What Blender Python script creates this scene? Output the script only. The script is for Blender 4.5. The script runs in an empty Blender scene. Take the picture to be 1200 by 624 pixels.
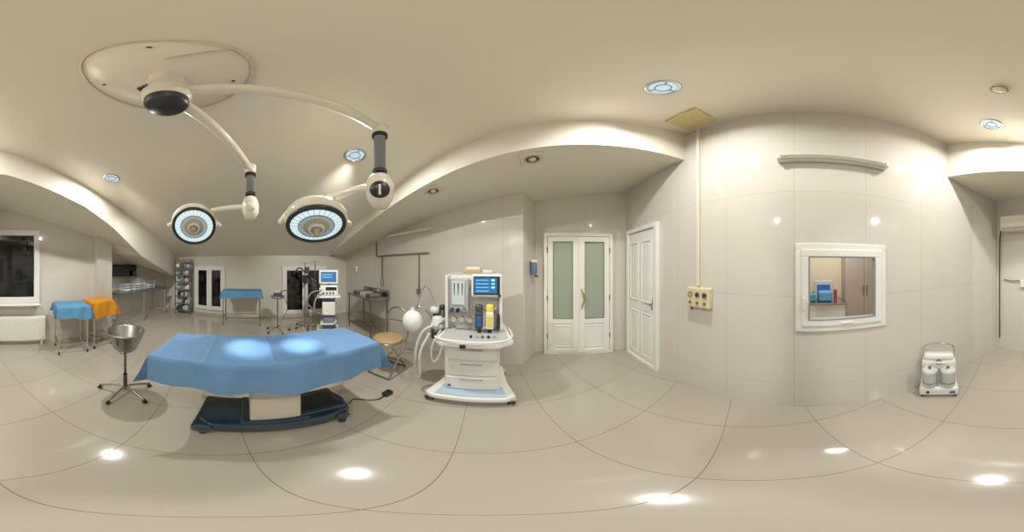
import bpy, bmesh, math, random
from mathutils import Vector, Matrix, Euler
random.seed(4)
K=180.0/624.0
CH=1.5
def az(x): return math.radians((x-633)*K)
def el(y): return math.radians((312-y)*K)
sc=bpy.context.scene
try:
    sc.view_settings.view_transform='Standard'; sc.view_settings.look='None'
    sc.view_settings.gamma=1.22; sc.view_settings.exposure=-0.12
except Exception as e: print(e)

# ------------------------------------------------------------ materials
MATS={}
def srgb(c):
    return tuple(((v/255)/12.92 if v/255<=0.04045 else ((v/255+0.055)/1.055)**2.4) for v in c)+(1,)
def M(name,col,rough=0.5,metal=0.0,emit=None,es=0,noise=0,nscale=8,bump=0,spec=None,alpha=None,trans=0,coat=0,bdist=.01):
    if name in MATS: return MATS[name]
    m=bpy.data.materials.new(name); m.use_nodes=True
    nt=m.node_tree; p=nt.nodes['Principled BSDF']
    c=srgb(col)
    p.inputs['Base Color'].default_value=c
    p.inputs['Roughness'].default_value=rough
    p.inputs['Metallic'].default_value=metal
    if spec is not None: p.inputs['Specular IOR Level'].default_value=spec
    if trans: p.inputs['Transmission Weight'].default_value=trans
    if coat: p.inputs['Coat Weight'].default_value=coat; p.inputs['Coat Roughness'].default_value=0.08
    if emit: p.inputs['Emission Color'].default_value=srgb(emit); p.inputs['Emission Strength'].default_value=es
    if noise or bump:
        tc=nt.nodes.new('ShaderNodeTexCoord'); n=nt.nodes.new('ShaderNodeTexNoise')
        n.inputs['Scale'].default_value=nscale; n.inputs['Detail'].default_value=4
        nt.links.new(tc.outputs['Object'],n.inputs['Vector'])
        if noise:
            r=nt.nodes.new('ShaderNodeMix'); r.data_type='RGBA'
            r.inputs['A'].default_value=tuple(v*(1-noise) for v in c[:3])+(1,)
            r.inputs['B'].default_value=tuple(min(1,v*(1+noise)) for v in c[:3])+(1,)
            nt.links.new(n.outputs['Fac'],r.inputs['Factor'])
            nt.links.new(r.outputs['Result'],p.inputs['Base Color'])
        if bump:
            b=nt.nodes.new('ShaderNodeBump'); b.inputs['Strength'].default_value=bump; b.inputs['Distance'].default_value=bdist
            nt.links.new(n.outputs['Fac'],b.inputs['Height']); nt.links.new(b.outputs['Normal'],p.inputs['Normal'])
    MATS[name]=m; return m

def tile_mat(name,col,grout,rough,sizes,offs,rotz,width,axes,var=0.03,spec=0.5,bevelrough=0.6):
    m=bpy.data.materials.new(name); m.use_nodes=True; nt=m.node_tree; N=nt.nodes; L=nt.links
    p=N['Principled BSDF']; g=N.new('ShaderNodeNewGeometry')
    mp=N.new('ShaderNodeVectorRotate'); mp.rotation_type='Z_AXIS'; mp.inputs['Angle'].default_value=rotz
    L.new(g.outputs['Position'],mp.inputs['Vector'])
    s=N.new('ShaderNodeSeparateXYZ'); L.new(mp.outputs['Vector'],s.inputs[0])
    def math_(op,a,b=None):
        n=N.new('ShaderNodeMath'); n.operation=op
        for i,v in enumerate((a,b)):
            if v is None: continue
            if isinstance(v,(int,float)): n.inputs[i].default_value=v
            else: L.new(v,n.inputs[i])
        return n.outputs[0]
    ms=[];cells=[]
    for ax,sz,of in zip(axes,sizes,offs):
        v=math_('DIVIDE',math_('SUBTRACT',s.outputs[ax],of),sz)
        cells.append(math_('FLOOR',v))
        f=math_('FRACT',v)
        d=math_('ABSOLUTE',math_('SUBTRACT',f,0.5))
        ms.append(math_('GREATER_THAN',d,0.5-width/sz/2))
    mask=math_('MAXIMUM',ms[0],ms[1])
    cb=N.new('ShaderNodeCombineXYZ'); L.new(cells[0],cb.inputs[0]); L.new(cells[1],cb.inputs[1])
    wn=N.new('ShaderNodeTexWhiteNoise'); L.new(cb.outputs[0],wn.inputs['Vector'])
    nz=N.new('ShaderNodeTexNoise'); nz.inputs['Scale'].default_value=2.0; nz.inputs['Detail'].default_value=6; L.new(g.outputs['Position'],nz.inputs['Vector'])
    fac=math_('MULTIPLY',math_('ADD',wn.outputs['Value'],nz.outputs['Fac']),0.5)
    c=srgb(col)
    mx=N.new('ShaderNodeMix'); mx.data_type='RGBA'
    mx.inputs['A'].default_value=tuple(v*(1-var) for v in c[:3])+(1,); mx.inputs['B'].default_value=tuple(v*(1+var) for v in c[:3])+(1,)
    L.new(fac,mx.inputs['Factor'])
    m2=N.new('ShaderNodeMix'); m2.data_type='RGBA'; L.new(mask,m2.inputs['Factor']); L.new(mx.outputs['Result'],m2.inputs['A']); m2.inputs['B'].default_value=srgb(grout)
    L.new(m2.outputs['Result'],p.inputs['Base Color'])
    r=math_('ADD',math_('MULTIPLY',mask,bevelrough-rough),rough); L.new(r,p.inputs['Roughness'])
    p.inputs['Specular IOR Level'].default_value=spec
    return m

FLOOR=tile_mat('floor_tile',(164,156,140),(96,89,77),0.09,(0.6,0.6),(0.47-0.6,0.15),math.radians(-19.6),0.0045,'XY',0.03,0.5)
WALLX=tile_mat('wall_tile_x',(203,197,185),(172,166,154),0.07,(0.6,0.9),(0.1,0.35),0,0.0045,'YZ',0.012,0.5)
WALLY=tile_mat('wall_tile_y',(203,197,185),(172,166,154),0.07,(0.6,0.9),(0.1,0.35),0,0.0045,'XZ',0.012,0.5)
CEIL=M('ceiling_paint',(222,215,194),0.3,noise=0.02,nscale=1.2)
BEAMM=M('beam_paint',(222,215,199),0.35)
PLAS=M('plaster',(208,202,188),0.35)
WHITE=M('white_pvc',(228,226,220),0.3)
CREAM=M('cream_enamel',(226,217,196),0.25,coat=0.3)
DARKGL=M('night_glass',(10,11,14),0.05,spec=0.5)
BLACK=M('black_plastic',(10,11,13),0.35)
DGREY=M('dark_grey',(48,50,54),0.4)
GREY=M('grey_plastic',(124,126,128),0.4)
STEEL=M('stainless_steel',(172,170,166),0.25,metal=1.0)
CHROME=M('chrome',(205,205,203),0.12,metal=1.0)
TEAL=M('dark_teal_enamel',(6,34,52),0.25,coat=0.5)
BLUEC=M('blue_drape_cloth',(86,130,178),0.8,noise=0.07,nscale=5,bump=0.6,bdist=.03)
BLUEC2=M('blue_cover_cloth',(70,134,180),0.85,noise=0.1,nscale=14,bump=0.25)
ORANGE=M('orange_cover_cloth',(214,134,4),0.8,noise=0.1,nscale=12,bump=0.25)
FROST=M('frosted_glass',(142,152,134),0.3)
WOOD=M('seat_wood',(180,146,96),0.45,noise=0.1,nscale=6)
GOLD=M('brass',(190,160,90),0.3,metal=0.8)
BEIGE=M('beige_panel',(200,180,126),0.45)
BEIGE2=M('lamp_reflector_beige',(186,168,130),0.4)
RIM=M('plate_rim',(206,190,168),0.4)
SOCK=M('beige_box',(210,197,152),0.4)
COND=M('conduit_white',(218,210,188),0.4)
SCREEN=M('monitor_screen',(10,70,130),0.2,emit=(30,110,170),es=0.5)
SCRL=M('screen_trace',(150,230,240),0.3,emit=(150,230,240),es=0.9)
EMW=M('downlight_glass',(170,190,202),0.15,emit=(175,205,225),es=.8)
LENS=M('surgical_lens',(180,195,195),0.12,emit=(175,208,208),es=0.25)
LENSR=M('surgical_lens_ring',(215,232,232),0.12,emit=(205,232,236),es=0.85)
MACH=M('machine_white',(222,220,213),0.35)
MACHG=M('machine_grey',(168,170,168),0.4)
YEL=M('yellow_label',(220,205,60),0.4)
BLU=M('blue_label',(28,76,150),0.4)
RUBBER=M('rubber_white',(224,224,220),0.6)
JAR=M('clear_jar',(196,200,197),0.15)
BASK=M('grey_basket',(108,112,116),0.4)
RED=M('red_part',(190,60,50),0.4)
CARD=M('cardboard',(180,152,100),0.7)
PALE=M('pale_blue',(160,186,206),.5)

# ------------------------------------------------------------ builder
class B:
    def __init__(s,name,loc=(0,0,0),yaw=0):
        s.name=name; s.bm=bmesh.new(); s.mats=[]; s.loc=Vector(loc); s.yaw=yaw
    def mi(s,m):
        if m not in s.mats: s.mats.append(m)
        return s.mats.index(m)
    def add(s,pb,mat,smooth=False,mtx=None):
        i=s.mi(mat)
        if mtx is not None: bmesh.ops.transform(pb,matrix=mtx,verts=pb.verts)
        for f in pb.faces: f.material_index=i; f.smooth=smooth
        me=bpy.data.meshes.new('t'); pb.to_mesh(me); pb.free(); s.bm.from_mesh(me); bpy.data.meshes.remove(me)
    def box(s,c,size,mat,bev=0.0,rot=None,taper=None,seg=2):
        pb=bmesh.new(); bmesh.ops.create_cube(pb,size=1)
        for v in pb.verts:
            v.co=Vector((v.co.x*size[0],v.co.y*size[1],v.co.z*size[2]))
            if taper and v.co.z>0: v.co.x*=taper[0]; v.co.y*=taper[1]
        if bev>0: bmesh.ops.bevel(pb,geom=pb.edges[:],offset=min(bev,min(size)*0.49),segments=seg,affect='EDGES',profile=0.5)
        m=Matrix.Translation(Vector(c))
        if rot: m=m@Euler(rot).to_matrix().to_4x4()
        s.add(pb,mat,False,m)
    def lathe(s,prof,c,mat,axis=(0,0,1),seg=32,smooth=True,scale=(1,1)):
        pb=bmesh.new(); rings=[]
        for r,z in prof:
            if r<1e-6: rings.append([pb.verts.new((0,0,z))])
            else: rings.append([pb.verts.new((r*scale[0]*math.cos(2*math.pi*i/seg),r*scale[1]*math.sin(2*math.pi*i/seg),z)) for i in range(seg)])
        for a,b in zip(rings,rings[1:]):
            for i in range(seg):
                j=(i+1)%seg
                if len(a)==1 and len(b)==1: continue
                if len(a)==1: pb.faces.new((a[0],b[i],b[j]))
                elif len(b)==1: pb.faces.new((a[i],b[0],a[j]))
                else: pb.faces.new((a[i],b[i],b[j],a[j]))
        q=Vector((0,0,1)).rotation_difference(Vector(axis).normalized())
        s.add(pb,mat,smooth,Matrix.Translation(Vector(c))@q.to_matrix().to_4x4())
    def cyl(s,p0,p1,r,mat,r1=None,seg=16,bev=0):
        p0=Vector(p0);p1=Vector(p1); d=p1-p0; L=d.length; r1=r if r1 is None else r1
        if bev: prof=[(0,0),(r-bev,0),(r,bev),(r1,L-bev),(r1-bev,L),(0,L)]
        else: prof=[(0,0),(r,0),(r,0),(r1,L),(r1,L),(0,L)]
        s.lathe(prof,p0,mat,axis=d,seg=seg)
    def sphere(s,c,r,mat,sc=(1,1,1),seg=20):
        pb=bmesh.new(); bmesh.ops.create_uvsphere(pb,u_segments=seg,v_segments=seg//2+2,radius=r)
        s.add(pb,mat,True,Matrix.Translation(Vector(c))@Matrix.Diagonal((*sc,1)))
    def tube(s,pts,r,mat,seg=8,smoothpath=0,corr=0,closed=False):
        pts=[Vector(p) for p in pts]
        for _ in range(smoothpath):
            n=[pts[0]]
            for a,b in zip(pts,pts[1:]): n+= [a.lerp(b,0.25),a.lerp(b,0.75)]
            n.append(pts[-1]); pts=n
        if corr:
            out=[]
            for a,b in zip(pts,pts[1:]):
                n=max(1,int((b-a).length/corr)); out+=[a.lerp(b,i/n) for i in range(n)]
            pts=out+[pts[-1]]
        pb=bmesh.new(); rings=[]; up=Vector((0.013,0.021,1)).normalized(); prev=None
        n=len(pts)
        for i,p in enumerate(pts):
            if closed: t=(pts[(i+1)%n]-pts[i-1]).normalized()
            else: t=(pts[min(i+1,n-1)]-pts[max(i-1,0)]).normalized()
            if prev is None:
                a=t.cross(up)
                if a.length<0.05: a=t.cross(Vector((1,0,0)))
                a.normalize()
            else:
                a=prev-t*prev.dot(t)
                if a.length<1e-4: a=t.cross(up)
                a.normalize()
            prev=a; b=t.cross(a)
            rr=r*(1.0 if not corr else (1.12 if i%2 else 0.85))
            rings.append([pb.verts.new(p+(a*math.cos(2*math.pi*k/seg)+b*math.sin(2*math.pi*k/seg))*rr) for k in range(seg)])
        pairs=list(zip(rings,rings[1:]))
        if closed: pairs.append((rings[-1],rings[0]))
        for A,C in pairs:
            for k in range(seg):
                j=(k+1)%seg; pb.faces.new((A[k],A[j],C[j],C[k]))
        if not closed:
            pb.faces.new(rings[0][::-1]); pb.faces.new(rings[-1])
        s.add(pb,mat,True)
    def poly(s,pts,mat):
        pb=bmesh.new(); f=pb.faces.new([pb.verts.new(Vector(p)) for p in pts])
        if len(pts)>4: bmesh.ops.triangulate(pb,faces=[f])
        s.add(pb,mat)
    def extr(s,outline,z0,z1,mat,bev=0.0,mtx=None):
        pb=bmesh.new(); vs=[pb.verts.new((x,y,z0)) for x,y in outline]; f=pb.faces.new(vs)
        r=bmesh.ops.extrude_face_region(pb,geom=[f]); 
        for v in [g for g in r['geom'] if isinstance(g,bmesh.types.BMVert)]: v.co.z=z1
        bmesh.ops.recalc_face_normals(pb,faces=pb.faces[:])
        if bev: bmesh.ops.bevel(pb,geom=pb.edges[:],offset=bev,segments=2,affect='EDGES',profile=0.5)
        s.add(pb,mat,False,mtx)
    def drape(s,L,W,hang,z,mat,amp=0.012,c=(0,0),topf=None,hf=None,seed=0,freq=14,nu=90,nv=46):
        pb=bmesh.new(); g=[]
        hl=L/2;hw=W/2
        for i in range(nu+1):
            row=[]
            for j in range(nv+1):
                u=(-1+2*i/nu)*(hl+hang); v=(-1+2*j/nv)*(hw+hang)
                du=max(0,abs(u)-hl);dv=max(0,abs(v)-hw)
                x=max(-hl,min(hl,u)); y=max(-hw,min(hw,v)); su=1 if u>0 else -1; sv=1 if v>0 else -1
                d=max(du,dv)
                if hf: d*= hf(x,y)
                t=min(1,d/0.12)
                rp=amp*t*(math.sin(freq*(x*1.3+seed)+1.5*math.sin(5*x+seed))+0.6*math.sin(freq*2.1*x+y*9+seed))
                rq=amp*t*(math.sin(freq*(y*1.3+seed)+seed)+0.6*math.sin(freq*2.3*y+seed*2))
                fl=0.012*min(1,d/0.03)+0.03*d
                if dv>0: y+=sv*(fl+rp+ (0.02*min(du,dv)/max(hang,.01)))
                if du>0: x+=su*(fl+rq)
                if du>0 and dv>0:
                    m=min(du,dv); x+=su*m*0.25; y+=sv*m*0.25
                zz=z-d+0.006
                zz+=0.003*math.sin(9*x+seed)*math.cos(11*y+seed)
                if topf: zz+=topf(x,y)
                row.append(pb.verts.new((x+c[0],y+c[1],max(zz,0.02))))
            g.append(row)
        for i in range(nu):
            for j in range(nv): pb.faces.new((g[i][j],g[i+1][j],g[i+1][j+1],g[i][j+1]))
        s.add(pb,mat,True)
    def done(s):
        me=bpy.data.meshes.new(s.name); s.bm.normal_update(); s.bm.to_mesh(me); s.bm.free()
        for m in s.mats: me.materials.append(m)
        o=bpy.data.objects.new(s.name,me); sc.collection.objects.link(o)
        o.location=s.loc; o.rotation_euler=(0,0,s.yaw); return o

# ------------------------------------------------------------ room shell
RX=1.37; FX=-4.9
def zc(x): return 2.955+0.235*x
def zs(x): return 2.60+0.16*x
def yb1(x): return 1.2+0.07*(RX-x)
def yb2(x): return -1.5-0.255*(RX-x)
A=(-.228,2.258); A2=(-.08,2.72); C1=(RX,2.48); L1F=(FX,2.22)
b=B('floor'); 
b.poly([(RX,2.48,0),(-.08,2.72,0),(-.228,2.258,0),(FX,2.22,0),(FX,-3.6,0),(-2.05,-3.6,0),(-2.05,-2.9,0),(-1.7,-2.9,0),(-1.7,-3.05,0),(.3,-3.05,0),(.3,-2.6,0),(1.25,-2.6,0),(RX,-2.05,0)],FLOOR); b.done()
b=B('ceiling')
b.poly([(RX,yb1(RX),zc(RX)),(RX,yb2(RX),zc(RX)),(FX,yb2(FX),zc(FX)),(FX,yb1(FX),zc(FX))],CEIL)
b.poly([(RX,yb1(RX),zs(RX)),(RX,2.48,zs(RX)),(-.08,2.72,zs(-.08)),(-.228,2.258,zs(-.228)),(FX,2.22,zs(FX)),(FX,yb1(FX),zs(FX))],CEIL)
bp=[(RX,2.68),(0,2.60),(-1.04,2.36),(-1.6,2.15),(-2.5,1.71),(-4.2,1.25),(FX,1.1)]
bq=[(x,yb2(x),z) for x,z in bp]
w=[(RX,-2.05,2.67),(1.25,-2.6,2.66),(.3,-2.6,2.62),(.3,-3.05,2.6),(-1.7,-3.05,2.1),(-2.05,-2.9,2.0),(-2.05,-3.6,1.85),(FX,-3.6,1.15)]
b.poly([bq[0],w[0],w[1],w[2],bq[1]],CEIL); b.poly([bq[1],w[2],w[3],bq[2]],CEIL); b.poly([bq[2],w[3],w[4],bq[3]],CEIL)
b.poly([bq[3],w[4],(-1.7,-2.9,2.1),w[5],bq[4]],CEIL); b.poly([bq[4],w[5],w[6],w[7],bq[5]],CEIL); b.poly([bq[5],w[7],bq[6]],CEIL)
b.done()
b=B('trim_1')
b.poly([(RX,yb1(RX),zc(RX)),(RX,yb1(RX),zs(RX)),(FX,yb1(FX),zs(FX)-.02),(FX,yb1(FX),zc(FX))],BEAMM); b.done()
b=B('trim_2')
for p,q in zip(bq,bq[1:]):
    b.poly([p,q,(q[0],q[1],zc(q[0])),(p[0],p[1],zc(p[0]))],BEAMM)
b.done()
WY0,WY1,WZ0,WZ1=-.683,.083,.95,1.68
b=B('wall_right')
def q4(y0,y1,z0,z1): b.poly([(RX,y0,z0),(RX,y1,z0),(RX,y1,z1),(RX,y0,z1)],WALLX)
q4(WY1,yb1(RX),0,zc(RX)); q4(yb2(RX),WY0,0,zc(RX)); q4(WY0,WY1,0,WZ0); q4(WY0,WY1,WZ1,zc(RX))
q4(yb1(RX),2.48,0,zs(RX)); q4(-2.05,yb2(RX),0,2.68)
b.done()
b=B('wall_door'); b.poly([(*A2,0),(*C1,0),(*C1,zs(RX)),(*A2,zs(-.08))],WALLY);  b.done()
b=B('wall_door_return');b.poly([(*A,0),(*A2,0),(*A2,zs(-.08)),(*A,zs(-.228))],WALLX); b.done()
b=B('wall_front'); b.poly([(*A,0),(*L1F,0),(*L1F,zs(FX)),(*A,zs(-.228))],WALLY); b.done()
b=B('wall_far'); b.poly([(*L1F,0),(FX,-3.6,0),(FX,-3.6,1.15),(FX,yb2(FX),1.1),(FX,yb2(FX),zc(FX)),(FX,yb1(FX),zc(FX)),(FX,2.22,zs(FX))],PLAS); b.done()
def q5(nm,a,c,za,zd,m=PLAS):
    b=B(nm); b.poly([(*a,0),(*c,0),(*c,zd),(*a,za)],m); b.done()
q5('wall_back_corner',(RX,-2.05),(1.25,-2.6),2.67,2.66,WALLX); q5('wall_back_right',(1.25,-2.6),(.3,-2.6),2.66,2.62,WALLY); q5('wall_back_jog',(.3,-2.6),(.3,-3.05),2.62,2.6)
q5('wall_back_left',(.3,-3.05),(-1.7,-3.05),2.6,2.1,WALLY); q5('wall_pier_right',(-1.7,-3.05),(-1.7,-2.9),2.1,2.1); q5('wall_pier_front',(-1.7,-2.9),(-2.05,-2.9),2.1,2.0,WALLY)
q5('wall_pier_left',(-2.05,-2.9),(-2.05,-3.6),2.0,1.85); q5('wall_alcove',(-2.05,-3.6),(FX,-3.6),1.85,1.15,WALLY)

# ------------------------------------------------------------ windows / doors
def frame(b,x0,x1,z0,z1,t,d,mat,y=0,bev=0.006):
    b.box(((x0+x1)/2,y,z1-t/2),(x1-x0,d,t),mat,bev); b.box(((x0+x1)/2,y,z0+t/2),(x1-x0,d,t),mat,bev)
    b.box((x0+t/2,y,(z0+z1)/2),(t,d,z1-z0-2*t+.004),mat,bev); b.box((x1-t/2,y,(z0+z1)/2),(t,d,z1-z0-2*t+.004),mat,bev)
YR=-math.pi/2
b=B('window_1',(RX,(WY0+WY1)/2,0),YR)
hw=(WY1-WY0)/2
frame(b,-hw-.005,hw+.005,WZ0-.005,WZ1+.005,.055,.07,WHITE,0.02)
frame(b,-hw+.045,hw-.045,WZ0+.045,WZ1-.045,.06,.05,WHITE,0.0)
frame(b,-hw+.1,hw-.1,WZ0+.1,WZ1-.1,.012,.056,GREY,0.0,.002)
b.box((-hw+.065,-.045,1.2),(.02,.03,.1),WHITE,.004)
b.box((0.03,-.02,WZ0+.07),(.10,.03,.018),WHITE,.004)
b.done()
AR=M('adjacent_room_wall',(200,184,154),0.6)
x0,x1,y0,y1=RX+.06,RX+1.5,-1.5,.9
def pl(nm,pts,m=AR):
    b=B(nm); b.poly(pts,m); b.done()
pl('wall_adjacent_far',[(x1,y0,0),(x1,y1,0),(x1,y1,2.4),(x1,y0,2.4)]); pl('wall_adjacent_near',[(x0,y0,0),(x1,y0,0),(x1,y0,2.4),(x0,y0,2.4)]); pl('wall_adjacent_side',[(x0,y1,0),(x1,y1,0),(x1,y1,2.4),(x0,y1,2.4)])
pl('floor_adjacent',[(x0,y0,0),(x1,y0,0),(x1,y1,0),(x0,y1,0)]); pl('ceiling_adjacent',[(x0,y0,2.4),(x1,y0,2.4),(x1,y1,2.4),(x0,y1,2.4)])
b=B('wall_cabinet',(x1-.2,-.90,0),YR)
BR=M('brown_blind',(156,144,128),0.5)
b.box((0,0,1.15),(.62,.3,1.5),BR,.005)
for i in range(2): b.box((-.15+i*.3,-.155,1.15),(.28,.012,1.44),BR,.006); b.cyl((-.03+i*.06,-.17,1.05),(-.03+i*.06,-.17,1.2),.008,CHROME)
b.box((0,0,.2),(.6,.28,.4),DGREY,.005)
b.done()
b=B('supply_counter',(x1-.28,-.22,0),YR)
b.box((0,0,.48),(.66,.5,.94),MACH,.01); b.box((0,-.01,.96),(.68,.52,.03),STEEL,.005)
b.box((.06,-.05,1.05),(.2,.2,.14),BLUEC2,.02); b.box((-.15,-.05,1.03),(.14,.16,.1),M('teal_box',(50,130,140),.5),.01); b.cyl((.2,-.15,.975),(.2,-.15,1.15),.025,RED); b.box((.05,.1,1.12),(.3,.1,.3),MACHG,.01); b.box((.05,.04,1.15),(.2,.02,.12),BLU,.005)
b.cyl((-.28,-.1,.975),(-.28,-.1,1.12),.03,ORANGE); b.done()
DW=Vector((C1[0]-A2[0],C1[1]-A2[1])); dyaw=math.atan2(DW.y,DW.x)
b=B('door_1',(.60-.002,2.607-.022,0),dyaw)
W=1.08;H=2.02
frame(b,-W/2,W/2,0,H,.055,.06,WHITE,-.02)
for s_ in (-1,1):
    c=s_*.245; x0_=c-.235;x1_=c+.235
    frame(b,x0_,x1_,.02,H-.06,.085,.05,WHITE,-.025)
    b.box((c,-.025,.62),(.32,.045,.09),WHITE,.005)
    b.box((c,-.015,.34),(.31,.03,.5),WHITE,.002)
    frame(b,c-.13,c+.13,.15,.54,.012,.02,WHITE,-.035,.004)
    b.box((c,-.015,1.27),(.31,.02,1.24),FROST)
    frame(b,c-.16,c+.16,.655,1.885,.014,.03,GREY,-.035,.003)
    for z in (.35,1.0,1.75): b.cyl((s_*.485,-.055,z-.04),(s_*.485,-.055,z+.04),.01,GREY)
b.tube([(.045,-.05,.86),(.045,-.1,.87),(.06,-.105,.92),(.09,-.105,1.0),(.06,-.105,1.08),(.045,-.1,1.13),(.045,-.05,1.14)],.013,GOLD,10,2)
b.box((.045,-.055,1.0),(.04,.012,.34),WHITE,.003)
b.box((0,-.055,1.0),(.025,.015,1.9),WHITE,.004)
b.done()
b=B('door_2',(RX-.006,1.985,0),YR)
W=.76
frame(b,-W/2,W/2,0,2.06,.06,.06,WHITE,-.025)
b.box((0,-.02,1.0),(W-.11,.03,1.98),WHITE,.003)
for z0_,z1_ in ((.15,.85),(1.0,1.85)):
    for s_ in (-1,1):
        frame(b,s_*.15-.12,s_*.15+.12,z0_,z1_,.022,.025,WHITE,-.034,.008)
        b.box((s_*.15,-.03,(z0_+z1_)/2),(.15,.02,z1_-z0_-.1),WHITE,.008)
b.cyl((.27,-.03,1.0),(.27,-.07,1.0),.012,CHROME); b.tube([(.27,-.075,1.0),(.17,-.08,1.0)],.01,CHROME)
b.box((.27,-.035,1.0),(.035,.01,.16),CHROME,.004)
b.done()
def dwin(name,yc,wd,z0_,z1_,n=2):
    b=B(name,(FX+.03,yc,0),math.pi/2)
    frame(b,-wd/2,wd/2,z0_,z1_,.06,.06,WHITE,-.01)
    pw=(wd-.1)/n
    for i in range(n):
        c=-wd/2+.05+pw*(i+.5)
        frame(b,c-pw/2,c+pw/2,z0_+.05,z1_-.05,.08,.06,WHITE,-.03)
        b.box((c,-.01,(z0_+z1_)/2),(pw-.12,.02,z1_-z0_-.22),DARKGL)
    b.box((-wd/2+.05+pw,-.065,(z0_+z1_)/2+.05),(.02,.02,.12),WHITE,.004)
    b.done()
dwin('window_2',-1.94,1.0,.12,1.5)
dwin('window_3',.9,1.32,.08,1.5)
b=B('window_4',(-.14,-3.03,0),math.pi)
frame(b,-.42,.43,.84,2.15,.065,.06,WHITE,-.01); frame(b,-.37,.38,.89,2.1,.05,.04,WHITE,-.03); b.box((0,-.0,1.49),(.7,.02,1.16),DARKGL)
b.box((0,-.09,.82),(.86,.2,.03),WHITE,.01)
b.done()
b=B('radiator',(-.2,-2.965,0),math.pi)
b.box((0,0,.34),(.94,.07,.48),WHITE,.012)
for i in range(24): b.box((-.45+i*.039,-.04,.34),(.02,.014,.42),WHITE,.004)
for i in range(32): b.box((-.46+i*.0297,0,.583),(.012,.06,.006),WHITE)
for s_ in(-1,1): b.box((s_*.4,0,.05),(.03,.04,.1),WHITE,.004)
b.done()
b=B('window_5',(-2.9,-3.58,0),math.pi)
b.box((0,-.005,1.38),(1.0,.03,.36),DARKGL); frame(b,-.52,.52,1.18,1.58,.04,.03,STEEL,-.01)
b.done()
# ------------------------------------------------------------ ceiling things
CN=Vector((.235,0,-1)).normalized()
def ceilpt(x,y):
    t=math.tan(el(y)); a=az(x); r=1.455/(t-.235*math.sin(a)); return Vector((r*math.sin(a),r*math.cos(a),CH+r*t))
def downlight(x,y,pw,col,spread,tgt,se,ang):
    p=ceilpt(x,y)
    b=B('recessed_downlight')
    b.lathe([(.078,-.02),(.08,.006),(.09,.012),(.103,.006),(.106,0),(.104,-.004)],p,CHROME,axis=CN,seg=40)
    b.lathe([(0,.002),(.079,.002)],p,EMW,axis=CN,seg=32)
    b.lathe([(.042,.003),(.046,.012),(.05,.003)],p,GREY,axis=CN,seg=24)
    for a in (0,2.1,4.2): b.cyl(p+Vector((.045*math.cos(a),.045*math.sin(a),.011*math.cos(a)))+CN*.006,p+Vector((.08*math.cos(a),.08*math.sin(a),.019*math.cos(a)))+CN*.006,.005,GREY,seg=6)
    o=b.done()
    l=bpy.data.lights.new('downlight_lamp','AREA'); l.shape='DISK'; l.size=.07; l.energy=pw; l.color=col
    l.spread=math.radians(spread)
    lo=bpy.data.objects.new('downlight_lamp',l); sc.collection.objects.link(lo); lo.location=p+CN*.012
    lo.rotation_euler=Vector((0,0,-1)).rotation_difference(CN).to_euler(); lo.parent=o
    l=bpy.data.lights.new('added_fill_spot','SPOT'); l.energy=se; l.spot_size=math.radians(ang); l.spot_blend=1.0; l.shadow_soft_size=.04; l.color=col  # added fill spot, brightens the dim walls beyond the downlight's own cone
    lo=bpy.data.objects.new('added_fill_spot',l); sc.collection.objects.link(lo); lo.location=p+CN*.06
    d=Vector(tgt)-lo.location; lo.rotation_euler=Vector((0,0,-1)).rotation_difference(d.normalized()).to_euler(); lo.parent=o
WARM=(1.0,.965,.90)
downlight(777,103,24,WARM,155,(.2,2.5,1.1),70,90); downlight(1162,146,24,WARM,155,(-.3,-3.0,1.0),90,100)
downlight(416,182,32,WARM,175,(-4.4,.9,.6),190,74); downlight(131,209,32,WARM,175,(-4.0,-2.5,.4),190,72)
p=ceilpt(810,140)
b=B('ceiling_vent_panel'); tilt=-math.atan(.235)
b.box(p+CN*.012,(.33,.33,.03),BEIGE,.008,rot=(0,tilt,0)); 
for i in range(6): b.box(p+CN*.03+Vector(((i-2.5)*.045,0,(i-2.5)*.045*.235)),(.012,.27,.008),BEIGE,.002,rot=(0,tilt,0))
b.done()
p=ceilpt(1172,104)
b=B('smoke_detector'); b.lathe([(.055,0),(.055,.015),(.045,.02),(.03,.035),(0,.037)],p,CREAM,axis=CN); b.lathe([(.046,.018),(.05,.022),(.046,.026)],p,DGREY,axis=CN); b.done()
def vent(X,Y):
    p=Vector((X,Y,zs(X))); n=Vector((.16,0,-1)).normalized()
    b=B('ceiling_vent'); b.box(p+n*.006,(.2,.2,.014),CREAM,.004,rot=(0,-math.atan(.16),0))
    b.lathe([(.072,.012),(.08,.02),(.065,.024),(.06,.014)],p,BEIGE,axis=n); b.lathe([(0,.014),(.06,.014)],p,DGREY,axis=n); b.lathe([(0,.03),(.03,.028),(.033,.015)],p,CREAM,axis=n); b.done()
vent(-.07,1.47); vent(-1.13,1.54)

# ------------------------------------------------------------ surgical light
b=B('ceiling_surgical_light')
P0=ceilpt(195,90)
b.lathe([(0,.0),(.31,.0),(.315,.012),(.31,.03),(.0,.032)],P0,CREAM,axis=CN,seg=64)
b.lathe([(.315,0.0),(.324,.004),(.324,.026),(.312,.033)],P0,RIM,axis=CN,seg=64)
b.box(P0+Vector((.13,.2,.03))+CN*.036,(.003,.2,.006),RIM)
for a in range(4):
    v=Vector((math.cos(a*1.57+.5)*.26,math.sin(a*1.57+.5)*.26,0)); v.z=.235*v.x
    b.lathe([(0,.036),(.008,.036),(.008,.03)],P0+v,DGREY,axis=CN,seg=10)
H=Vector((P0.x,P0.y,2.80))
b.cyl((H.x,H.y,2.82),(H.x,H.y,2.52),.07,CREAM,seg=32)
b.lathe([(0,2.62),(.085,2.62),(.1,2.60),(.1,2.5),(.095,2.47),(.088,2.45),(0,2.45)],(H.x,H.y,0),CREAM,seg=40)
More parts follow.
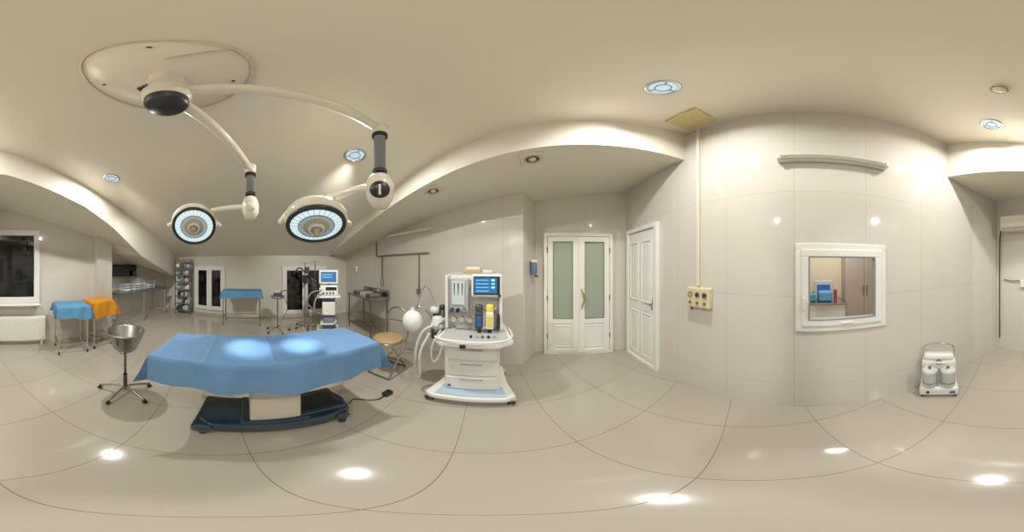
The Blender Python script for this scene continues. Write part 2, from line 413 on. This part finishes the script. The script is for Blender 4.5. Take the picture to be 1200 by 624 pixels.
b.lathe([(.088,2.452),(.088,2.41),(.075,2.385),(0,2.375)],(H.x,H.y,0),BLACK,seg=40)
b.box((H.x+.09,H.y-.03,2.55),(.03,.05,.03),BLACK,.003)
def arm(p,q,r=.036):
    p=Vector(p);q=Vector(q); b.cyl(p,q,r,CREAM,r1=r*.85,seg=20,bev=.006)
    b.sphere(q,r*1.15,CREAM); b.sphere(p,r*1.15,CREAM)
E1=Vector((-.77,.555,2.47)); E2=Vector((-1.36,-.19,2.36))
arm((H.x,H.y,2.56),(E1.x,E1.y,2.49)); arm((H.x,H.y,2.51),(E2.x,E2.y,2.38))
for E,zt,zj in ((E1,2.5,2.02),(E2,2.4,2.05)):
    b.cyl((E.x,E.y,zt+.03),(E.x,E.y,zt-.07),.048,CREAM,seg=24,bev=.008)
    b.cyl((E.x,E.y,zt-.07),(E.x,E.y,zt-.10),.045,BLACK,seg=24)
    b.cyl((E.x,E.y,zt-.10),(E.x,E.y,zj+.06),.033,GREY,seg=24)
    b.cyl((E.x,E.y,zj+.06),(E.x,E.y,zj+.08),.042,DGREY,seg=24)
def joint(E,zj,badge,k=1.25):
    d=Vector((-E.x,-E.y,0)).normalized()
    b.lathe([(0,-.13*k),(.035*k,-.12*k),(.06*k,-.07*k),(.064*k,0),(.05*k,.05),(.036*k,.07),(0,.07)],(E.x,E.y,zj),CREAM,seg=28)
    c=Vector((E.x,E.y,zj-.04))
    if badge:
        d2=(d+Vector((0,0,-.35))).normalized()
        b.lathe([(0,.05),(.046,.049),(.054,.03),(.054,0)],c+d2*.04,BLACK,axis=d2,seg=28)
        a=math.atan2(d.x,-d.y); o=c+d2*.092; t=Vector((math.cos(a),math.sin(a),0))
        b.box(o,(.012,.004,.058),WHITE,rot=(.34,0,a)); b.box(o-t*.009+Vector((0,0,.018)),(.018,.004,.010),WHITE,rot=(.3,-.6,a))
    else:
        b.lathe([(0,.05),(.034,.049),(.04,.03),(.04,0)],c+d*.036,CREAM,axis=d,seg=28)
joint(E1,1.99,True); joint(E2,2.02,False,1.1)
def head(c,n,R,attach):
    c=Vector(c); n=Vector(n).normalized()
    b.lathe([(0,-.17),(.05,-.168),(.06,-.145),(R*.5,-.135),(R*.85,-.115),(R*1.05,-.085),(R*1.12,-.05),(R*1.1,-.015),(R*1.02,.0),(R*.97,.008)],c,CREAM,axis=n,seg=56)
    b.lathe([(R*1.0,-.012),(R*1.04,-.006),(R*1.05,.008),(R*1.03,.022),(R*.92,.022),(R*.89,.006)],c,BLACK,axis=n,seg=56)
    b.lathe([(R*.92,.008),(R*.62,.016)],c,LENSR,axis=n,seg=56)
    b.lathe([(R*.63,.016),(R*.45,.018)],c,LENS,axis=n,seg=56)
    b.lathe([(R*.64,.016),(R*.625,.024),(R*.61,.017)],c,GREY,axis=n,seg=56)
    b.lathe([(R*.46,.018),(R*.42,.03),(R*.2,.034),(0,.035)],c,BEIGE2,axis=n,seg=40)
    b.lathe([(R*.3,.034),(R*.28,.045),(R*.2,.046)],c,WHITE,axis=n,seg=40)
    b.lathe([(R*.15,.035),(R*.14,.06),(R*.1,.07),(R*.09,.09),(R*.07,.10),(0,.10)],c,M('handle_grey',(170,155,125),.4),axis=n,seg=24)
    t=n.cross(Vector((0,0,1))).normalized(); u=n.cross(t)
    for i in range(28):
        a=i*math.pi/14; d=t*math.cos(a)+u*math.sin(a)
        b.cyl(c+d*R*.47+n*.021,c+d*R*.9+n*.012,.0014,GREY,seg=4)
    at=Vector(attach)
    pts=[]
    for i in range(13):
        a=math.pi*i/12; pts.append(c+n*(-.03-.17*math.sin(a))+ (t*math.cos(a))*R*1.2)
    b.tube(pts,.012,CREAM,10)
    for e in (pts[0],pts[-1]): b.sphere(e,.024,CREAM)
    top=pts[6]
    b.sphere(top,.035,CREAM)
    b.tube([at,at.lerp(top,.5)+Vector((0,0,.025)),top],.028,CREAM,14,2)
head((-1.16,.295,1.795),(.40,-.04,-.92),.205,(E1.x,E1.y,1.98))
head((-1.40,-.715,1.875),(.66,.30,-.70),.195,(E2.x,E2.y,2.0))
slo=b.done()
def spot(p,tgt,en,size):
    l=bpy.data.lights.new('surgical_lamp_beam','SPOT'); l.energy=en; l.spot_size=size; l.spot_blend=.8; l.shadow_soft_size=.05; l.color=(.90,.96,1.0)
    o=bpy.data.objects.new('surgical_lamp_beam',l); sc.collection.objects.link(o); o.location=p
    d=Vector(tgt)-Vector(p); o.rotation_euler=Vector((0,0,-1)).rotation_difference(d.normalized()).to_euler(); o.parent=slo
spot((-1.10,.285,1.67),(-1.19,.19,.9),80,math.radians(23))
spot((-1.31,-.66,1.77),(-1.15,-.18,.9),110,math.radians(19))

# ------------------------------------------------------------ operating table
yaw=math.atan2(1.65,-.28)
b=B('operating_table',(-1.17,-0.03,0),yaw)
b.box((0,0,.845),(1.44,.42,.05),BLACK,.02)
b.box((0,0,.80),(1.36,.36,.05),STEEL,.005)
def tf(x,y): 
    g=0
    for fx in (-.4,0,.4): g+=.006*math.exp(-((x-fx)/.012)**2)
    g+=.006*math.exp(-((y-.02)/.012)**2)
    g+=.004*math.sin(14*x+6*y)*math.sin(5*x-9*y)
    return g-.018*(abs(x)/.8)**3
b.drape(1.50,.47,.24,.885,BLUEC,.013,topf=tf,hf=lambda x,y:1+.10*math.sin(2.2*x+1)+.03*math.sin(17*x)-.12*(x>.5)*(x-.5),seed=1.3,freq=9,nu=220,nv=90)
b.box((.02,0,.62),(.26,.24,.34),MACHG,.015); b.box((.02,0,.5),(.30,.28,.3),MACHG,.015); b.box((.02,0,.33),(.32,.30,.3),M('column_beige',(196,188,170),.35),.015)
b.extr([(-.46,-.13),(-.38,-.2),(.34,-.2),(.54,-.16),(.58,0),(.54,.16),(.34,.2),(-.38,.2),(-.46,.13)],.05,.17,TEAL,.02)
b.box((.34,0,.19),(.36,.3,.07),TEAL,.02); b.box((.34,-.02,.228),(.28,.22,.012),BLACK,.004)
b.box((-.42,0,.10),(.14,.46,.1),TEAL,.03); b.box((.46,0,.09),(.12,.42,.08),TEAL,.03)
b.box((.02,0,.18),(.44,.36,.05),TEAL,.02)
for sx in (-.42,.46):
    for sy in (-.18,.18): b.cyl((sx,sy,0),(sx,sy,.07),.03,BLACK)
b.tube([(.54,-.05,.1),(.64,-.02,.03),(.72,.05,.012),(.80,-.05,.012),(.89,-.12,.012),(.98,-.10,.03)],.008,TEAL,8,2)
b.box((1.01,-.10,.025),(.1,.07,.05),BLACK,.012)
b.done()

# ------------------------------------------------------------ basin stand
def star_base(b,R,h,mat,n=5,a0=0,z=.07):
    for i in range(n):
        a=a0+2*math.pi*i/n; e=Vector((R*math.cos(a),R*math.sin(a),z-.01))
        b.tube([(0,0,h),(e.x*.5,e.y*.5,h*.8+.01),e],.013,mat,8,1)
        b.cyl(e+Vector((0,0,.012)),e-Vector((0,0,.02)),.01,mat)
        t=Vector((-math.sin(a),math.cos(a),0))
        b.cyl(Vector((e.x,e.y,.025))-t*.012,Vector((e.x,e.y,.025))+t*.012,.025,BLACK,seg=16)
b=B('basin_stand',(-1.035,-1.245,0),.3)
star_base(b,.26,.12,STEEL,5)
b.cyl((0,0,.08),(0,0,.62),.015,STEEL); b.cyl((0,0,.08),(0,0,.3),.022,STEEL)
b.tube([(.175*math.cos(t*math.pi/12),.175*math.sin(t*math.pi/12),.845) for t in range(24)],.008,STEEL,8,closed=True)
for i in range(3):
    a=i*2.094; b.tube([(0,0,.58),(.08*math.cos(a),.08*math.sin(a),.61),(.15*math.cos(a),.15*math.sin(a),.75),(.175*math.cos(a),.175*math.sin(a),.84)],.006,STEEL,6,1)
b.lathe([(0,.65),(.10,.65),(.115,.66),(.168,.84),(.19,.85),(.188,.857),(.164,.845),(.11,.67),(0,.662)],(0,0,0),STEEL,seg=40)
b.done()

# ------------------------------------------------------------ covered instrument tables
def castor(b,x,y,r=.03):
    b.cyl((x,y,r*1.3),(x,y,r*2.4),.009,CHROME,seg=8); b.cyl((x-.01,y,r),(x+.01,y,r),r,DGREY,seg=16); b.box((x,y,r*1.6),(.03,.02,r*.8),CHROME,.003)
def cart(name,loc,yaw,L,W,h,hang,cloth,frm,seed,shelf=True,castors=True):
    b=B(name,loc,yaw)
    z0=.07 if castors else 0
    for sx in(-1,1):
        for sy in(-1,1):
            x=sx*(L/2-.02);y=sy*(W/2-.02)
            b.cyl((x,y,z0),(x,y,h-.01),.013,frm,seg=10)
            if castors: castor(b,x,y)
            else: b.cyl((x,y,0),(x,y,.02),.016,BLACK)
    for z in ([.22,h-.02] if shelf else [h-.02,.2]):
        for sx in(-1,1): b.cyl((sx*(L/2-.02),-W/2+.02,z),(sx*(L/2-.02),W/2-.02,z),.012,frm,seg=8)
        for sy in(-1,1): b.cyl((-L/2+.02,sy*(W/2-.02),z),(L/2-.02,sy*(W/2-.02),z),.012,frm,seg=8)
    b.box((0,0,h),(L,W,.015),frm,.004)
    if shelf: b.box((0,0,.23),(L-.04,W-.04,.01),frm,.003)
    b.drape(L+.01,W+.01,hang,h+.006,cloth,.012,seed=seed,freq=16,hf=lambda x,y:1+.12*math.sin(6*x+seed)+.08*math.sin(19*x+y*8))
    b.done()
cart('covered_instrument_trolley',(-1.02,-2.62,0),math.pi-.12,.5,.4,.86,.2,BLUEC2,WHITE,.4,shelf=False)
cart('covered_instrument_trolley',(-1.55,-2.62,0),math.pi+.05,.40,.34,.89,.27,ORANGE,WHITE,2.1,shelf=False)
cart('covered_instrument_table',(-4.2,-.80,0),math.pi/2+.1,.94,.42,.88,.17,BLUEC2,CHROME,3.3,shelf=False)

# ------------------------------------------------------------ alcove table with boxes
b=B('steel_work_table',(-3.2,-3.28,0),0)
b.box((0,0,.86),(1.9,.5,.03),STEEL,.006)
b.box((0,.235,.83),(1.9,.01,.05),STEEL)
for x in (-.9,0,.9):
    for y in(-.2,.2): b.cyl((x,y,0),(x,y,.85),.018,WHITE,seg=10)
for y in (-.2,.2): b.cyl((-.9,y,.2),(.9,y,.2),.014,WHITE,seg=8)
for x in (-.9,.9): b.cyl((x,-.2,.2),(x,.2,.2),.014,WHITE,seg=8)
b.done()
b=B('instrument_trays',(-3.25,-3.28,0.877),0)
for i,(x,h) in enumerate(((.45,3),(.08,5),(-.3,4))):
    for k in range(h):
        b.box((x,0,.03+k*.062),(.33,.3,.045),(WHITE,PALE,MACHG)[(i+k)%3],.008)
        b.box((x,.155,.03+k*.062),(.1,.012,.02),CHROME,.003)
b.tube([(-.5,.14,0),(-.5,.14,.33),(.28,.14,.33),(.28,.14,.0)],.006,CHROME,6); b.tube([(-.5,-.14,0),(-.5,-.14,.33),(.28,-.14,.33),(.28,-.14,.0)],.006,CHROME,6)
b.done()

# ------------------------------------------------------------ shelving rack
b=B('wire_shelving_rack',(-4.56,-2.68,0),math.pi/2+.25)
for sx in(-.23,.23):
    for sy in(-.16,.16):
        b.cyl((sx,sy,.06),(sx,sy,1.72),.013,CHROME,seg=10); castor(b,sx,sy)
for k in range(8):
    z=.12+k*.22
    b.box((0,0,z),(.48,.34,.014),STEEL,.003)
    for sy in(-.165,.165): b.cyl((-.23,sy,z+.02),(.23,sy,z+.02),.007,CHROME,seg=6)
    for sx in(-.225,.225): b.cyl((sx,-.165,z+.05),(sx,.165,z+.05),.005,CHROME,seg=6)
    if k<7:
        x=-.21
        while x<.16:
            w_=random.uniform(.05,.11); h_=random.uniform(.09,.17)
            b.box((x+w_/2,-.02,z+.008+h_/2),(w_-.008,.26,h_),random.choice([DGREY,MACHG,BASK,WHITE,PALE,BASK,BLACK,MACHG]),.006); x+=w_
b.done()

# ------------------------------------------------------------ small instrument stand
b=B('instrument_stand',(-3.7,.08,0),0)
star_base(b,.26,.1,CHROME,5,.4); b.cyl((0,0,.08),(0,0,.8),.016,CHROME)
b.lathe([(0,.8),(.12,.8),(.17,.84),(.175,.84),(.12,.79),(0,.79)],(0,0,0),STEEL); b.box((0,0,.87),(.22,.18,.12),DGREY,.01); b.box((.02,-.02,.96),(.16,.14,.07),MACHG,.01)
b.tube([(0,.1,.85),(.03,.2,.7),(0,.22,.5),(-.02,.1,.3)],.008,BLACK,6,2); b.tube([(.05,.05,.9),(.1,.15,1.0),(.1,.28,.9)],.01,BLACK,6,2); b.done()

# ------------------------------------------------------------ ventilator / monitor cart
b=B('patient_monitor_cart',(-3.35,1.12,0),math.radians(72))
b.box((0,0,.12),(.48,.5,.06),MACH,.02)
for sx in(-.21,.21):
    for sy in(-.22,.22): castor(b,sx,sy,.04)
b.box((0,.05,.5),(.22,.26,.7),M('cart_blue',(52,78,112),.4),.02); b.box((0,-.095,.62),(.26,.06,.28),MACH,.01)
b.cyl((-.12,-.02,.15),(-.12,-.02,.88),.014,CHROME); b.cyl((.12,-.02,.15),(.12,-.02,.88),.014,CHROME)
b.box((0,-.05,.3),(.34,.3,.02),MACH,.006); b.box((0,-.06,.36),(.2,.18,.1),BASK,.01)
b.box((0,0,.88),(.48,.44,.04),MACH,.012)
b.box((0,.03,1.0),(.38,.30,.2),MACH,.02)
for i in range(4): b.cyl((-.1+i*.065,-.12,.95),(-.1+i*.065,-.145,.95),.018,BLACK,seg=12)
b.box((.05,-.125,1.04),(.22,.01,.07),BLACK,.003)
b.cyl((0,.04,1.1),(0,.04,1.2),.03,DGREY)
b.box((0,.02,1.27),(.40,.1,.29),MACH,.02,rot=(-.12,0,0)); b.box((0,-.036,1.275),(.32,.006,.21),SCREEN,.0,rot=(-.12,0,0))
for k in range(3): b.box((-.03,-.042,1.22+k*.05),(.2,.004,.006),SCRL,rot=(-.12,0,0))
b.cyl((-.29,.1,.1),(-.29,.1,1.6),.01,CHROME); b.tube([(-.37,.1,1.58),(-.29,.1,1.6),(-.21,.1,1.58)],.006,CHROME)
b.tube([(-.1,-.05,1.0),(-.3,-.2,1.2),(-.42,-.1,1.35),(-.5,0,1.1)],.020,BLACK,8,2)
b.tube([(-.12,-.1,1.0),(-.35,-.25,1.0),(-.45,-.2,.75),(-.3,-.1,.6)],.014,GREY,8,2)
b.tube([(-.1,-.1,.95),(-.25,-.3,.9),(-.3,-.3,.6),(-.1,-.15,.5)],.014,GREY,8,2)
b.tube([(.1,-.2,.9),(.25,-.3,.7),(.2,-.3,.4),(.1,-.2,.3)],.012,GREY,8,2)
b.box((-.31,.06,1.1),(.10,.1,.2),DGREY,.015); b.box((-.42,.0,1.18),(.10,.08,.10),DGREY,.015)
b.done()
b=B('infusion_stand',(-3.9,.72,0),0)
star_base(b,.24,.09,CHROME,5,.1); b.cyl((0,0,.08),(0,0,1.58),.01,CHROME)
b.tube([(0,-.1,1.56),(0,0,1.59),(0,.1,1.56)],.006,CHROME)
b.box((0,.0,1.2),(.1,.12,.18),BLACK,.012); b.box((.0,.06,1.4),(.06,.1,.16),DGREY,.02)
b.tube([(0,0,1.35),(.1,-.15,1.5),(.1,-.28,1.3)],.016,BLACK,8,2); b.tube([(0,0,1.15),(.1,.15,1.1),(.1,.2,.8)],.014,BLACK,8,2); b.done()

# ------------------------------------------------------------ steel side table
b=B('steel_side_table',(-3.2,1.95,0),0)
b.box((0,0,.84),(1.0,.46,.03),STEEL,.006); b.box((0,.22,.92),(1.0,.012,.16),STEEL)
b.box((0,0,.35),(.96,.42,.015),STEEL,.004)
for x in(-.47,.47):
    for y in(-.2,.2): b.cyl((x,y,0),(x,y,.83),.015,STEEL)
for i,x in enumerate((-.3,0,.25)): b.box((x,0,.89),(.2,.25,.07),(STEEL,MACHG,STEEL)[i],.01)
b.done()

# ------------------------------------------------------------ folding chair w/ round seat
b=B('folding_chair',(-1.66,1.33,0),.25)
b.lathe([(0,.52),(.17,.52),(.185,.53),(.185,.545),(.17,.555),(0,.555)],(0,0,0),WOOD,seg=36)
b.tube([(.18*math.cos(t*math.pi/12),.18*math.sin(t*math.pi/12),.512) for t in range(24)],.011,STEEL,8,closed=True)
for s_ in(-1,1):
    b.tube([(s_*.16,-.2,.012),(s_*.16,.0,.3),(s_*.18,.16,.52),(s_*.19,.2,.74),(s_*.12,.22,.90),(0,.22,.93)],.013,STEEL,8,2)
    b.tube([(s_*.13,.2,.012),(s_*.13,-.12,.51)],.013,STEEL,8)
b.tube([(-.17,.205,.74),(-.08,.225,.73),(.08,.225,.73),(.17,.205,.74)],.009,STEEL,8,1)
b.cyl((-.16,-.2,.012),(.16,-.2,.012),.011,STEEL); b.cyl((-.13,.2,.012),(.13,.2,.012),.011,STEEL)
b.cyl((-.14,-.12,.51),(.14,-.12,.51),.01,STEEL); b.cyl((-.14,.08,.17),(.14,.08,.17),.008,STEEL)
b.done()

# ------------------------------------------------------------ anesthesia machine
b=B('anesthesia_machine',(-.66,1.62,0),math.radians(16))
b.extr([(-.40,-.36),(-.33,-.40),(.30,-.40),(.38,-.34),(.33,-.1),(.3,.28),(-.3,.28),(-.33,-.1)],.09,.15,MACH,.015)
b.extr([(-.3,-.37),(.3,-.37),(.27,-.2),(-.27,-.2)],.15,.165,PALE,.004)
for sx,sy in ((-.36,-.32),(.34,-.32),(-.27,.24),(.30,.24)):
    for dx in(-.022,.022): b.cyl((sx+dx-.012,sy,.05),(sx+dx+.012,sy,.05),.05,DGREY,seg=20); b.cyl((sx+dx-.014,sy,.05),(sx+dx+.014,sy,.05),.022,MACHG,seg=12)
    b.box((sx,sy,.09),(.09,.09,.03),MACHG,.01)
b.box((0,.0,.47),(.5,.5,.62),MACH,.02)
for z0_,z1_ in ((.17,.36),(.37,.56),(.57,.73)):
    b.box((0,-.26,(z0_+z1_)/2),(.46,.03,z1_-z0_-.014),MACH,.01)
    b.box((0,-.278,z1_-.035),(.2,.012,.018),MACHG,.004)
b.box((-.2,-.277,.22),(.03,.004,.03),BLU)
b.extr([(-.3,-.36),(-.24,-.42),(.22,-.42),(.36,-.34),(.33,-.02),(.3,.2),(-.28,.2)],.79,.84,MACH,.012)
b.extr([(-.27,-.33),(-.22,-.385),(.2,-.385),(.32,-.32),(.3,-.05),(-.25,-.05)],.84,.846,MACHG,.002)
b.tube([(-.3,-.37,.86),(-.22,-.43,.86),(.2,-.43,.86),(.37,-.35,.86),(.34,-.05,.86)],.009,MACH,8,2)
b.box((0,.12,1.08),(.54,.24,.5),MACH,.02)
b.box((0,.12,1.35),(.56,.30,.14),MACH,.02); b.box((0,.12,1.415),(.54,.3,.02),MACHG,.006)
b.box((-.265,-.06,1.13),(.03,.14,.56),MACH,.01); b.box((.265,-.06,1.13),(.03,.14,.56),MACH,.01)
b.box((-.15,-.04,1.20),(.2,.12,.36),MACHG,.012)
b.box((-.15,-.105,1.23),(.13,.01,.24),M('panel_glass',(190,204,206),.15),.004)
for i in range(3): b.cyl((-.19+i*.04,-.1,1.13),(-.19+i*.04,-.112,1.33),.006,BLU if i==1 else STEEL,seg=8)
for i,m_ in enumerate((BLU,BLACK,MACHG)): b.cyl((-.21+i*.06,-.1,1.06),(-.21+i*.06,-.14,1.06),.02,m_,seg=16)
for x in (-.19,-.11,-.03): b.cyl((x,-.12,.97),(x,-.15,.97),.034,MACHG,seg=20); b.cyl((x,-.15,.97),(x,-.152,.97),.029,WHITE,seg=20); b.box((x,-.154,.975),(.003,.002,.024),BLACK,rot=(0,.6,0))
b.box((.13,-.1,1.31),(.29,.1,.22),MACH,.02,rot=(-.08,0,0)); b.box((.13,-.152,1.315),(.25,.008,.175),BLACK,.003,rot=(-.08,0,0))
b.box((.12,-.158,1.315),(.21,.004,.145),SCREEN,rot=(-.08,0,0))
for k in range(4): b.box((.09,-.163,1.265+k*.034),(.12,.003,.003),SCRL,rot=(-.08,0,0))
for k in range(4): b.box((.19,-.162,1.265+k*.034),(.03,.003,.016),(YEL,SCRL,M('green_digits',(90,220,110),.4,emit=(90,220,110),es=.8),SCRL)[k],rot=(-.08,0,0))
b.cyl((.25,-.15,1.22),(.25,-.175,1.22),.014,DGREY,seg=16)
for x,m_,t_ in ((.06,DGREY,BLU),(.16,MACH,YEL),):
    b.box((x,-.16,.98),(.07,.1,.17),m_,.012); b.lathe([(0,.07),(.03,.068),(.036,.05),(.036,0)],(x,-.16,1.065),DGREY if m_ is not MACH else YEL,seg=24)
    b.box((x,-.213,.98),(.045,.006,.1),t_,.002); b.cyl((x,-.16,.90),(x,-.16,.85),.02,BLACK)
b.box((.11,-.1,1.08),(.24,.05,.03),STEEL,.005)
b.box((.24,-.12,.95),(.03,.1,.14),BLACK,.01)
for i in range(5): b.cyl((.0+i*.05,-.3,.846),(.0+i*.05,-.3,.868),.012,(BLACK,WHITE,GREY,DGREY,WHITE)[i],seg=12)
b.box((-.05,-.425,.81),(.05,.02,.03),BLACK,.004)
b.box((-.03,.1,1.445),(.2,.2,.04),CARD,.008); b.box((.12,.12,1.44),(.12,.14,.03),WHITE,.006); b.box((-.02,.1,1.475),(.14,.16,.025),WHITE,.006)
b.tube([(-.27,-.05,.92),(-.34,-.1,.94),(-.42,-.1,.94)],.022,MACHG,10,1)
b.lathe([(0,.7),(.06,.7),(.07,.71),(.07,.86),(.075,.87),(.075,.89),(.06,.9),(.06,.95),(.03,.97),(0,.97)],(-.37,-.08,0),JAR,seg=28)
b.lathe([(.071,.73),(.073,.73),(.073,.84),(.071,.84)],(-.37,-.08,0),DGREY,seg=28)
b.box((-.37,-.02,.8),(.16,.05,.26),MACHG,.01); b.box((-.36,-.02,1.0),(.12,.08,.1),DGREY,.012)
b.cyl((-.30,-.16,.9),(-.30,-.2,.9),.03,MACHG,seg=20); b.cyl((-.30,-.2,.9),(-.30,-.202,.9),.025,WHITE,seg=20); b.cyl((-.31,-.12,.7),(-.31,-.12,.8),.02,BLACK)
b.lathe([(0,1.0),(.045,1.0),(.05,1.02),(.045,1.06),(0,1.07)],(-.41,-.06,0),M('clear_cap',(190,200,205),.1),seg=20)
b.cyl((-.41,-.06,.95),(-.41,-.06,1.0),.02,BLACK); b.cyl((-.33,-.05,.95),(-.33,-.05,1.05),.025,STEEL); b.sphere((-.33,-.05,1.06),.034,BLACK)
b.tube([(-.42,-.1,.93),(-.47,-.12,1.03),(-.55,-.14,1.08),(-.61,-.15,1.03)],.013,STEEL,8,2)
b.sphere((-.62,-.16,.90),.11,RUBBER,(1,.9,1.15)); b.lathe([(.02,.16),(.025,.11),(.05,.08)],(-.62,-.16,.90),RUBBER,seg=20)
b.tube([(-.4,-.16,.88),(-.5,-.2,.82),(-.55,-.24,.6),(-.55,-.24,.35),(-.52,-.26,.2),(-.48,-.28,.3),(-.50,-.26,.6),(-.42,-.18,.8)],.015,M('hose_translucent',(196,198,192),.4),10,2,corr=.008)
b.tube([(-.3,-.2,.86),(-.37,-.28,.7),(-.36,-.28,.5),(-.3,-.27,.55),(-.27,-.2,.75)],.010,M('clear_tube',(190,196,192),.3),8,2)
b.tube([(-.36,-.08,1.0),(-.50,-.05,1.32),(-.56,-.05,1.24),(-.60,-.1,1.06)],.007,GREY,6,2)
b.done()

# ------------------------------------------------------------ wall fittings
b=B('fluorescent_wall_lamp',(RX,-.227,2.49),YR)
b.box((0,-.03,.0),(.92,.05,.06),CREAM,.01); b.cyl((-.43,-.075,-.005),(.43,-.075,-.005),.018,M('tube_white',(238,238,230),.3),seg=16)
for s_ in(-1,1): b.box((s_*.44,-.06,-.002),(.03,.07,.055),CREAM,.006)
b.done()
b=B('fluorescent_wall_lamp',(-2.2,2.236,2.12),0)
b.box((0,-.03,.0),(1.1,.05,.06),CREAM,.01); b.cyl((-.52,-.075,-.005),(.52,-.075,-.005),.018,MATS['tube_white'],seg=16)
for s_ in(-1,1): b.box((s_*.53,-.06,-.002),(.03,.07,.055),CREAM,.006)
b.done()
b=B('power_outlet_box',(RX,.975,1.19),YR)
b.box((0,-.037,0),(.27,.07,.2),SOCK,.012)
for i in range(3): b.cyl((-.085+i*.085,-.07,.03),(-.085+i*.085,-.08,.03),.028,MACHG,seg=20); b.cyl((-.085+i*.085,-.08,.03),(-.085+i*.085,-.082,.03),.02,DGREY if i else YEL,seg=20)
for i in range(3): b.cyl((-.085+i*.085,-.07,-.05),(-.085+i*.085,-.082,-.05),.016,GOLD,seg=14)
b.cyl((-.1,-.03,-.1),(-.1,-.03,-.14),.01,BLACK,seg=8)
b.done()
b=B('wall_conduit',(RX,1.0,0),YR); b.box((0,-.02,(1.3+3.25)/2),(.035,.035,3.25-1.3),COND,.006)
b.box((.03,-.01,2.2),(.012,.015,1.9),COND,.003); b.done()
b=B('wall_switch_box',(-4.2,2.215,1.42),0); b.box((0,-.03,0),(.2,.06,.15),WHITE,.01); b.box((0,-.062,0),(.12,.01,.08),MACHG,.004); b.done()
PIPE=M('conduit_grey',(104,96,86),.4)
b=B('gas_pipe',(0,2.23,0),0)
b.tube([(-3.2,-.02,2.06),(-3.2,-.02,1.75),(-3.17,-.02,1.72),(-1.72,-.012,1.72)],.014,PIPE,8)
b.tube([(-2.98,-.03,1.72),(-2.98,-.03,1.25),(-3.02,-.03,1.1),(-2.96,-.03,1.04),(-2.9,-.03,1.1),(-2.94,-.03,1.25),(-2.95,-.03,1.72)],.009,PIPE,8,1)
b.tube([(-1.92,-.02,1.72),(-1.92,-.02,1.1)],.01,PIPE,8); b.box((-1.92,-.03,1.06),(.06,.05,.1),PIPE,.01)
b.done()
b=B('soap_dispenser',(-.145,2.47,1.47),math.radians(-72-180))
b.box((0,-.05,0),(.1,.09,.2),M('dispenser_blue',(80,96,130),.3),.02); b.box((0,-.05,.1),(.1,.09,.04),MACH,.012); b.box((0,-.09,-.12),(.05,.06,.03),DGREY,.008); b.box((0,-.098,0),(.04,.008,.1),DGREY,.002)
b.done()
b=B('air_conditioner',(.73,-2.595,2.18),math.pi)
b.box((0,-.1,0),(.76,.19,.25),CREAM,.035,seg=4); b.box((0,-.19,-.09),(.68,.03,.035),MACHG,.006)
for k in range(3): b.box((0,-.198,.0+k*.025),(.66,.004,.006),MACHG)
b.tube([(-.385,-.06,-.05),(-.42,-.05,-.1),(-.45,-.03,-.3),(-.45,-.03,-1.95)],.012,DGREY,8,1)
b.done()
b=B('wall_cable',(.75,-2.595,1.25),math.pi); b.tube([(-.36,-.015,.03),(-.2,-.015,0),(-.05,-.02,.02)],.007,BLACK,8,1); b.box((-.02,-.02,-.03),(.1,.04,.12),WHITE,.008); b.done()

# ------------------------------------------------------------ suction unit
b=B('surgical_suction_unit',(1.17,-1.16,0),math.radians(-134)+0)
b.box((0,0,.1),(.36,.26,.12),MACH,.025); b.box((0,.06,.3),(.34,.14,.34),MACH,.03)
b.box((0,.06,.5),(.3,.12,.08),MACH,.03)
for s_ in(-1,1):
    b.lathe([(0,.16),(.06,.16),(.065,.17),(.068,.36),(.072,.37),(.072,.4),(.05,.41),(0,.41)],(s_*.085,-.07,0),JAR,seg=28)
    b.lathe([(.066,.22),(.069,.22),(.069,.24),(.066,.24)],(s_*.085,-.07,0),GREY,seg=28)
    b.cyl((s_*.085,-.07,.41),(s_*.085,-.07,.44),.015,GREY)
    b.tube([(s_*.15,.06,.5),(s_*.15,.06,.62),(s_*.1,.06,.655),(0,.06,.66)],.012,CHROME,8,1)
    b.cyl((s_*.15-.012,-.09,.035),(s_*.15+.012,-.09,.035),.035,DGREY); b.cyl((s_*.15-.012,.1,.035),(s_*.15+.012,.1,.035),.035,DGREY)
b.cyl((-.0,-.02,.47),(0,-.04,.47),.032,CHROME,seg=20); b.cyl((0,-.04,.47),(0,-.042,.47),.027,WHITE,seg=20)
b.tube([(-.085,-.07,.44),(-.05,-.12,.52),(.05,-.12,.52),(.085,-.07,.44)],.009,RUBBER,8,2)
b.box((.12,-.135,.1),(.05,.01,.03),BLU); b.box((-.1,-.135,.1),(.03,.01,.03),BLACK)
b.done()

def lamp(name,loc,e,size,col=WARM,rot=(0,0,0)):
    l=bpy.data.lights.new(name,'AREA'); l.shape='DISK'; l.size=size; l.energy=e; l.color=col
    o=bpy.data.objects.new(name,l); sc.collection.objects.link(o); o.location=loc; o.rotation_euler=rot; return o
lamp('adjacent_room_lamp',(RX+.7,-.35,2.3),22,.3)
w=bpy.data.worlds.new('World'); sc.world=w; w.use_nodes=True; w.node_tree.nodes['Background'].inputs[0].default_value=(.02,.025,.04,1)

cam=bpy.data.cameras.new('camera'); co=bpy.data.objects.new('camera',cam); sc.collection.objects.link(co)
co.location=(0,0,CH); co.rotation_euler=(math.pi/2,0,math.radians(33*K))
cam.type='PANO'
half=math.radians(600*K)
for tgt in (getattr(cam,'cycles',None),cam):
    try:
        tgt.panorama_type='EQUIRECTANGULAR'
        tgt.latitude_min=-math.pi/2; tgt.latitude_max=math.pi/2; tgt.longitude_min=-half; tgt.longitude_max=half
        print('pano ok',tgt); break
    except Exception as e: print('pano',e)
cam.clip_start=.01
sc.camera=co
